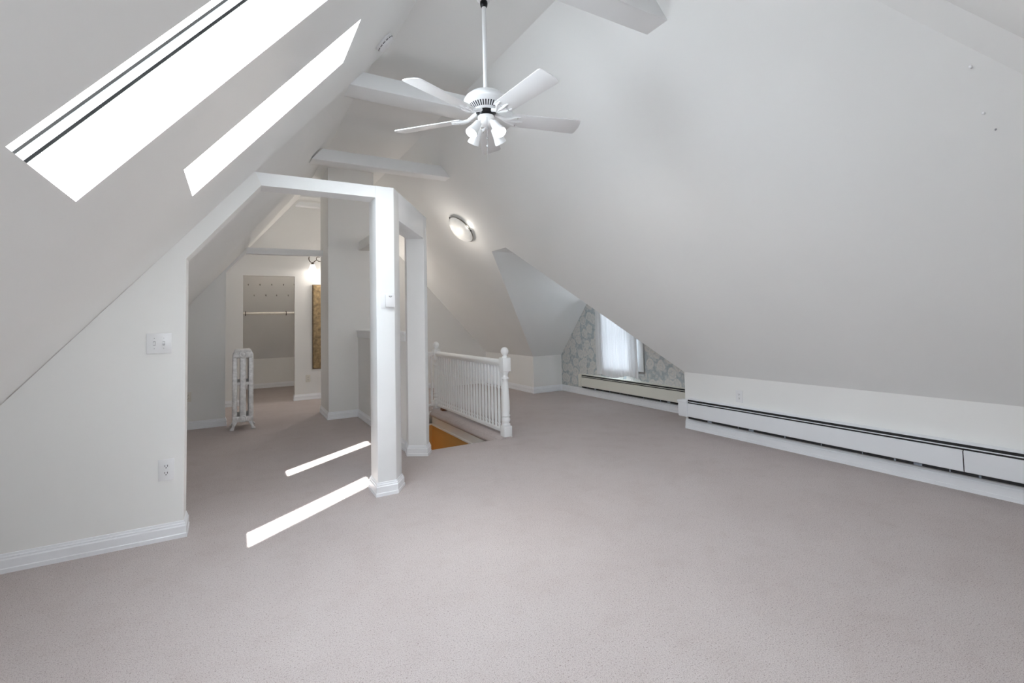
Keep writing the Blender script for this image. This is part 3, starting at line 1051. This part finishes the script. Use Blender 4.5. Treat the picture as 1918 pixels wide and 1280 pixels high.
th = thing('thermostat', (.995, 3.565, 1.41), 'square white thermostat on the nearer post', 'thermostat')
M = plate_frame((.995, 3.565, 1.412), (0, -1, 0))
xf(MB().box(-.062, .036, -.058, .058, .0004, .004), M).build('back_plate', PLATE, th, bevel=.001)
xf(MB().box(-.034, .034, -.046, .042, .004, .034), M).build('housing', PLATE, th, bevel=.004)
m = MB()
m.tube([(-.013 + .026 * k / 8, .0345 - .004 * math.sin(PI * k / 8), .0343) for k in range(9)], .0014, 6)
m.tube([(-.011 + .022 * k / 8, .0300 - .005 * math.sin(PI * k / 8), .0343) for k in range(9)], .0016, 6)
m.box(-.010, .010, .0345, .0365, .0338, .0346)
xf(m, M).build('grey_emblem', GREYMARK, th)

# ------------------------------------------------------------------ ceiling fan
FX, FY = 1.276, 2.476
fan = thing('ceiling_fan', (FX, FY, ZC), 'white five blade ceiling fan with four lit spot lamps', 'ceiling fan')
T0 = Matrix.Translation((FX, FY, 0))
MB().lathe([(.076, ZC - .001), (.078, ZC - .03), (.074, 3.27), (.062, 3.20), (.042, 3.160), (.026, 3.147)], 28, T0).build('canopy', FANW, fan, smooth=True)
MB().lathe([(.021, 3.150), (.023, 3.136), (.020, 3.118), (.013, 3.112)], 20, T0).build('collar', BLACKM, fan, smooth=True)
MB().lathe([(.0125, 3.13), (.0125, 2.59)], 16, T0).build('downrod', FANW, fan, smooth=True)
mh = MB().lathe([(.020, 2.600), (.030, 2.598), (.064, 2.592), (.096, 2.579), (.118, 2.560), (.129, 2.541), (.130, 2.533), (.126, 2.525), (.110, 2.516), (.072, 2.482), (.066, 2.478)], 40, T0).build('motor_housing', FANW, fan, smooth=True, flat_angle=50)
m = MB()
for k in range(40):
    a = 2 * PI * k / 40
    ca_, sa_ = math.cos(a), math.sin(a)
    p0, p1 = Vector((.102 * ca_, .102 * sa_, 2.5095)), Vector((.077 * ca_, .077 * sa_, 2.4862))
    t = Vector((-sa_, ca_, 0)) * .0036
    nn = Vector((.57 * ca_, .57 * sa_, -.82)) * .0012
    o_ = Vector((FX, FY, 0))
    m.poly([o_ + p0 + t + nn, o_ + p0 - t + nn, o_ + p1 - t * .8 + nn, o_ + p1 + t * .8 + nn])
m.build('vent_slots', DARK, mh)
MB().lathe([(.058, 2.483), (.058, 2.468), (.050, 2.460), (.050, 2.448)], 28, T0).build('flywheel', BLACKM, fan, smooth=True)
MB().lathe([(.047, 2.452), (.049, 2.446), (.049, 2.415), (.040, 2.400), (.022, 2.392), (.010, 2.388)], 28, T0).build('switch_housing', FANW, fan, smooth=True, flat_angle=50)
ZB = 2.437
for k in range(5):
    a = math.radians(203.25 + 72 * k)
    R = Matrix.Translation((FX, FY, ZB)) @ Matrix.Rotation(a, 4, 'Z')
    RP = R @ Matrix.Rotation(math.radians(-14), 4, 'X')
    out = [(.150, -.050), (.175, -.056), (.40, -.062), (.570, -.067), (.583, -.062), (.590, -.035), (.593, 0), (.590, .035), (.583, .062), (.570, .067), (.40, .062), (.175, .056), (.150, .050)]
    m = MB().prism(out, 'z', .004, .010)
    xf(m, RP).build('blade', FANW, fan, bevel=.0015)
    m = MB()
    m.tube([(.055, 0, .035), (.085, 0, .022), (.115, -.006, .004), (.140, -.018, .000), (.165, -.034, .000), (.205, -.042, .001)], [.012, .011, .009, .008, .007, .003], 8)
    m.tube([(.055, 0, .035), (.085, 0, .022), (.115, .006, .004), (.140, .018, .000), (.165, .034, .000), (.205, .042, .001)], [.010, .010, .009, .008, .007, .003], 8)
    m.tube([(.115, 0, .004), (.150, 0, .0), (.200, 0, .0), (.222, 0, .001)], [.007, .009, .008, .003], 8)
    m.prism([(.135, -.022), (.175, -.036), (.190, 0), (.175, .036), (.135, .022)], 'z', -.001, .004)
    br = xf(m, RP).build('blade_bracket', FANW, fan, smooth=True)
    m = MB()
    for sx, sy in ((.185, -.034), (.185, .034), (.206, 0)):
        m.lathe([(.0042, -.005), (.0042, -.001)], 8, Matrix.Translation((sx, sy, 0)))
    xf(m, RP).build('bracket_screws', CHAIN, br)
for k, ang in enumerate((196, 286, 16, 106)):
    a = math.radians(ang)
    rad = Vector((math.cos(a), math.sin(a), 0))
    s0 = Vector((FX, FY, 2.408)) + rad * .030
    s1 = Vector((FX, FY, 2.396)) + rad * .060
    ax = (rad * .60 + Vector((0, 0, -.80))).normalized()
    arm = MB().tube([s0, s0 + rad * .018 + Vector((0, 0, .004)), s1, s1 + ax * .02], [.009, .009, .0095, .011], 10).build('lamp_arm', FANW, fan, smooth=True)
    x_ = ax.orthogonal().normalized()
    y_ = ax.cross(x_)
    M = basis(s1, x_, y_, ax)
    prof = [(.012, .0), (.021, .006), (.024, .025), (.026, .045), (.031, .070), (.0355, .088), (.036, .098), (.0335, .098), (.030, .080), (.024, .05)]
    sh = MB().lathe(prof, 24, M, cap=False).build('lamp_shade', FANW, fan, smooth=True, flat_angle=50)
    MB().lathe([(.001, .091), (.018, .0905), (.029, .088), (.030, .080)], 24, M).build('spot_bulb', BULB, sh, smooth=True)
    lamp('fan_spot_light', s1 + ax * .115, 7.0, (1.0, .90, .78), .03, 'SPOT', ax, math.radians(125))
m = MB()
px_, py_ = FX - .018, FY - .045
m.tube([(px_, py_, 2.425), (px_, py_, 2.17)], .0014, 6)
for z in (2.36, 2.30, 2.255):
    m.sphere((px_, py_, z), .0055, 8, 6, 1.6)
m.build('pull_chain', CHAIN, fan, smooth=True)

# ------------------------------------------------------------------ bowl light on the right slope
c0 = Vector((2.627, 5.839, ZR(2.627)))
zin = -NR
xin = Vector((0, 1, 0))
M = basis(c0, xin, zin.cross(xin), zin)
dl = thing('ceiling_bowl_light', c0, 'round alabaster glass bowl light on the right slope', 'ceiling light')
MB().lathe([(.165, 0.001), (.165, .022), (.150, .028)], 40, M).build('base_pan', BRONZE, dl, smooth=True)
prof = [(.205, .030), (.200, .046), (.180, .070), (.145, .092), (.095, .108), (.04, .115), (.001, .116)]
MB().lathe(prof, 44, M, cap=False).build('glass_bowl', BOWLG, dl, smooth=True, flat_angle=180)
ring = [(.203, .028), (.210, .030), (.211, .038), (.206, .041), (.200, .036), (.203, .028)]
MB().lathe(ring, 44, M, cap=False).build('rim', BRONZE, dl, smooth=True)
for k in range(3):
    a = math.radians(42 + 120 * k)
    cl = M @ Vector((.212 * math.cos(a), .212 * math.sin(a), .034))
    MB().sphere(cl, .011, 10, 8).build('clip_finial', BLACKM, dl, smooth=True)
lamp('bowl_light_glow', c0 + zin * .36, 3.6, (1.0, .93, .84), .14)
lamp('bowl_light_back_glow', c0 + zin * .03 - Vector((0, .23, 0)), .2, (1.0, .96, .90), .02)

# ------------------------------------------------------------------ smoke detector on the left slope
c0 = Vector((.868, 3.195, ZL(.868)))
zin = -NL
xin = Vector((0, 1, 0))
M = basis(c0, xin, zin.cross(xin), zin)
sd = thing('smoke_detector', c0, 'round white smoke detector high on the left slope', 'smoke detector')
MB().lathe([(.072, .0005), (.072, .010), (.068, .012)], 32, M).build('mounting_ring', PLATE, sd, smooth=True)
MB().lathe([(.065, .011), (.067, .018), (.064, .030), (.054, .040), (.030, .044), (.001, .0445)], 32, M, cap=False).build('detector_body', PLATE, sd, smooth=True, flat_angle=70)
m = MB()
for k in range(14):
    a0_ = 2 * PI * k / 14
    pts = [M @ Vector((.0672 * math.cos(a0_ + q * .05), .0672 * math.sin(a0_ + q * .05), .021)) for q in range(7)]
    m.tube(pts, .0022, 6)
m.build('vent_slots', DARK, sd)

# ------------------------------------------------------------------ vanity fixture above the mirror; second and third shades are added unseen fill
VX = 1.45
van = thing('vanity_light', (VX, YF, 2.30), 'lit vanity light with scrolled iron arms and bell shades above the gilt mirror, two hidden shades added as fill', 'wall light')
m = MB()
m.prism([(VX + .12 * math.cos(2 * PI * k / 24), 2.31 + .055 * math.sin(2 * PI * k / 24)) for k in range(24)], 'y', YF - .018, YF - .001)
m.build('back_plate', IRON, van, bevel=.004)
yy = YF - .12
for k, (sx, sgn) in enumerate(((1.118, 1), (1.450, 1), (1.782, -1))):
    X = lambda x: sx + sgn * (x - 1.118)
    m = MB()
    tail = [(VX, YF - .02, 2.31), (VX, YF - .07, 2.30)] if k == 1 else [(X(1.36), YF - .02, 2.31), (X(1.33), YF - .08, 2.305)]
    m.tube(tail + [(X(1.26), yy, 2.300), (X(1.215), yy, 2.305), (X(1.18), yy, 2.328), (X(1.15), yy, 2.300), (X(1.118), yy, 2.272)], .0065, 8)
    m.tube([(X(1.106 + .045 * math.cos(q)), yy, 2.345 + .062 * math.sin(q)) for q in [math.radians(100 + 15 * n) for n in range(13)]], [.0045 + .0025 * math.sin(PI * n / 12) for n in range(13)], 8)
    m.tube([(X(1.205 + .028 * math.cos(q)), yy, 2.348 + .03 * math.sin(q)) for q in [math.radians(40 + 18 * n) for n in range(12)]], .005, 8)
    arm = m.build('scroll_arm', IRON, van, smooth=True)
    MB().lathe([(.034, 2.250), (.026, 2.262), (.010, 2.278), (.006, 2.285)], 18, Matrix.Translation((sx, yy, 0))).build('socket_cup', IRON, arm, smooth=True)
    sh = MB().lathe([(.030, 2.252), (.036, 2.235), (.048, 2.200), (.060, 2.172), (.070, 2.158), (.068, 2.156), (.056, 2.172), (.044, 2.20), (.030, 2.24)], 28, Matrix.Translation((sx, yy, 0)), cap=False).build('glass_shade', SHADEG, van, smooth=True, flat_angle=180)
    MB().sphere((sx, yy, 2.195), .026, 14, 10, 1.2).build('light_bulb', SOFTBULB, sh, smooth=True)
    lamp('vanity_glow_and_fill', (sx, yy - .06, 2.13), (0.6, 2.5, 15.0)[k], (1.0, .91, .82), .04)  # first lamp lights the visible shade; the others add hidden fill

# gilt framed mirror
mx0, mx1, mz0, mz1 = 1.138, 1.76, .512, 1.906
mi = thing('framed_mirror', (1.45, YF, .51), 'tall gilt framed mirror on the far wall beside the column', 'mirror')
MB().box(mx0 + .12, mx1 - .12, YF - .018, YF - .001, mz0 + .06, mz1 - .06).build('mirror_glass', MIRROR, mi)
for (a, b2, c, d) in [(mx0, mx0 + .15, mz0, mz1), (mx1 - .15, mx1, mz0, mz1), (mx0 + .15, mx1 - .15, mz0, mz0 + .09), (mx0 + .15, mx1 - .15, mz1 - .09, mz1)]:
    m = MB()
    m.box(a, b2, YF - .032, YF - .001, c, d)
    m.build('frame_member', GOLD, mi, bevel=.010, bseg=3)
m = MB()
e = .012
for (a, b2, c, d) in [(mx0 - e, mx0 + .004, mz0 - e, mz1 + e), (mx1 - .004, mx1 + e, mz0 - e, mz1 + e), (mx0, mx1, mz0 - e, mz0 + .004), (mx0, mx1, mz1 - .004, mz1 + e)]:
    m.box(a, b2, YF - .024, YF - .001, c, d)
m.build('outer_edge', GILTEDGE, mi)

# ------------------------------------------------------------------ radiator
RX, RY = .086, 6.735
rad_t = thing('radiator', (RX, RY + .2, 0), 'ornate silver painted cast iron radiator standing in the hall', 'radiator')


def radiator_section(y, feet):
    m = MB()
    hw = .112
    # outline arch: outer columns, rounded top and bottom
    path = []
    for sgn in (-1, 1):
        m.box(RX + sgn * (hw - .026) - .027, RX + sgn * (hw - .026) + .027, y - .026, y + .026, .12, .90)
    m.box(RX - .034, RX + .034, y - .030, y + .030, .10, .90)
    m.prism([(RX - hw, .86), (RX + hw, .86), (RX + hw, .905), (RX + hw - .02, .935), (RX - hw + .02, .935), (RX - hw, .905)], 'y', y - .029, y + .029)
    m.prism([(RX - hw + .012, .93), (RX + hw - .012, .93), (RX + hw - .03, .962), (RX - hw + .03, .962)], 'y', y - .026, y + .026)
    m.prism([(RX - hw, .165), (RX + hw, .165), (RX + hw, .125), (RX + hw - .03, .095), (RX - hw + .03, .095), (RX - hw, .125)], 'y', y - .029, y + .029)
    m.box(RX - hw + .01, RX + hw - .01, y - .024, y + .024, .530, .575)
    o = m.build('section', SILVER, rad_t, bevel=.012, bseg=3)
    if feet:
        for sgn in (-1, 1):
            q = MB()
            q.prism([(RX + sgn * .045, .150), (RX + sgn * .112, .150), (RX + sgn * .108, .075), (RX + sgn * .118, .035), (RX + sgn * .138, .012), (RX + sgn * .138, .0), (RX + sgn * .092, .0), (RX + sgn * .084, .045), (RX + sgn * .062, .085)], 'y', y - .024, y + .024)
            q.build('foot', SILVER, o, bevel=.007)
    return o


NS = 6
for k in range(NS):
    radiator_section(RY + .065 * k, k in (0, NS - 1))
for z in (.905, .135):
    M = basis((RX, RY - .022, z), (1, 0, 0), (0, 0, 1), (0, -1, 0))
    MB().lathe([(.046, .0), (.046, .012), (.040, .018), (.030, .018), (.028, .013), (.020, .013), (.019, .024), (.012, .027), (.001, .027)], 26, M).build('end_plug', SILVER, rad_t, smooth=True, flat_angle=40)

# ------------------------------------------------------------------ closet rod and hooks
ry, rz = 9.60, 1.462
rod = thing('closet_rod', (.6, ry, rz), 'pale hanging rod across the closet', 'rod')
MB().tube([(-.349, ry, rz), (1.749, ry, rz)], .024, 14).build('rod', WOODROD, rod, smooth=True)
for x in (.158, .80):
    m = MB()
    m.tube([(x, ry + .030 * math.sin(q), rz + .036 * math.cos(q)) for q in [2 * PI * n / 12 for n in range(12)]] + [(x, ry, rz + .036), (x, ry + .10, rz + .036)], .006, 8)
    m.build('bracket', IRON, rod, smooth=True)
row1 = [(.199, 9.706, 1.982), (.383, 9.704, 1.985), (.572, 9.701, 1.988), (.764, 9.698, 1.991), (.943, 9.696, 1.994)]
row2 = [(.296, 9.860, 1.802), (.485, 9.859, 1.803), (.661, 9.858, 1.804), (.858, 9.857, 1.805)]
names = ['leftmost', 'second from left', 'middle', 'fourth from left', 'rightmost']
names2 = ['leftmost', 'second from left', 'third from left', 'rightmost']
NH = Vector((0, -HIP, -1)).normalized()
for rowname, row, nm in (('upper', row1, names), ('lower', row2, names2)):
    for (x, y, z), wd in zip(row, nm):
        p = Vector((x, y, ZCK + HIP * (YC - y)))
        hk = thing('coat_hook', p, '%s small coat hook of the %s row in the closet' % (wd, rowname), 'hook', 'coat hooks in the closet')
        MB().lathe([(.009, .0), (.009, .004), (.005, .007)], 12, basis(p + NH * .0005, (1, 0, 0), NH.cross(Vector((1, 0, 0))), NH)).build('rosette', HOOKM, hk, smooth=True)
        q = p + NH * .006
        MB().tube([q, q + Vector((0, -.012, -.006)), q + Vector((0, -.018, -.020)), q + Vector((0, -.028, -.023)), q + Vector((0, -.032, -.012))], .0030, 8).build('hook_arm', HOOKM, hk, smooth=True)

# ------------------------------------------------------------------ small fixings left in the right slope
for (x, y, wd, r) in [(2.792, .775, 'raised white plug near the hip crease on the right slope', .007), (2.952, .787, 'small white nail head below the plug on the right slope', .006), (3.017, .767, 'lowest tiny grey nail head on the right slope', .004)]:
    p = Vector((x, y, ZR(x)))
    zin = -NR
    M = basis(p, Vector((0, 1, 0)), zin.cross(Vector((0, 1, 0))), zin)
    o = MB().lathe([(r, .0003), (r, .004), (r * .7, .009), (r * .3, .010)], 14, M).build('wall_plug', PLATE if r > .005 else GREYMARK, smooth=True)
    tag(o, wd, 'plug')

# lamp down in the stairwell lighting the amber walls
lamp('stairwell_lamp', (1.95, 6.15, -1.3), 13.0, (1.0, .70, .36), .08)

cl = thing('closet_fill_bulb', (.95, 9.10, ZCK + HIP * (YC - 9.10)), 'unseen bare bulb added on the closet ceiling as fill light', 'lamp')  # unseen bulb added to brighten the closet
p = Vector(cl.location)
M = basis(p + NH * .0005, (1, 0, 0), NH.cross(Vector((1, 0, 0))), NH)
MB().lathe([(.055, 0), (.050, .02), (.030, .045), (.028, .06)], 20, M).build('holder', PLATE, cl, smooth=True)
MB().sphere(p + NH * .095, .030, 14, 10).build('bulb', BULB, cl, smooth=True)
lamp('closet_fill', p + NH * .15, 5.0, (1.0, .88, .76), .04)
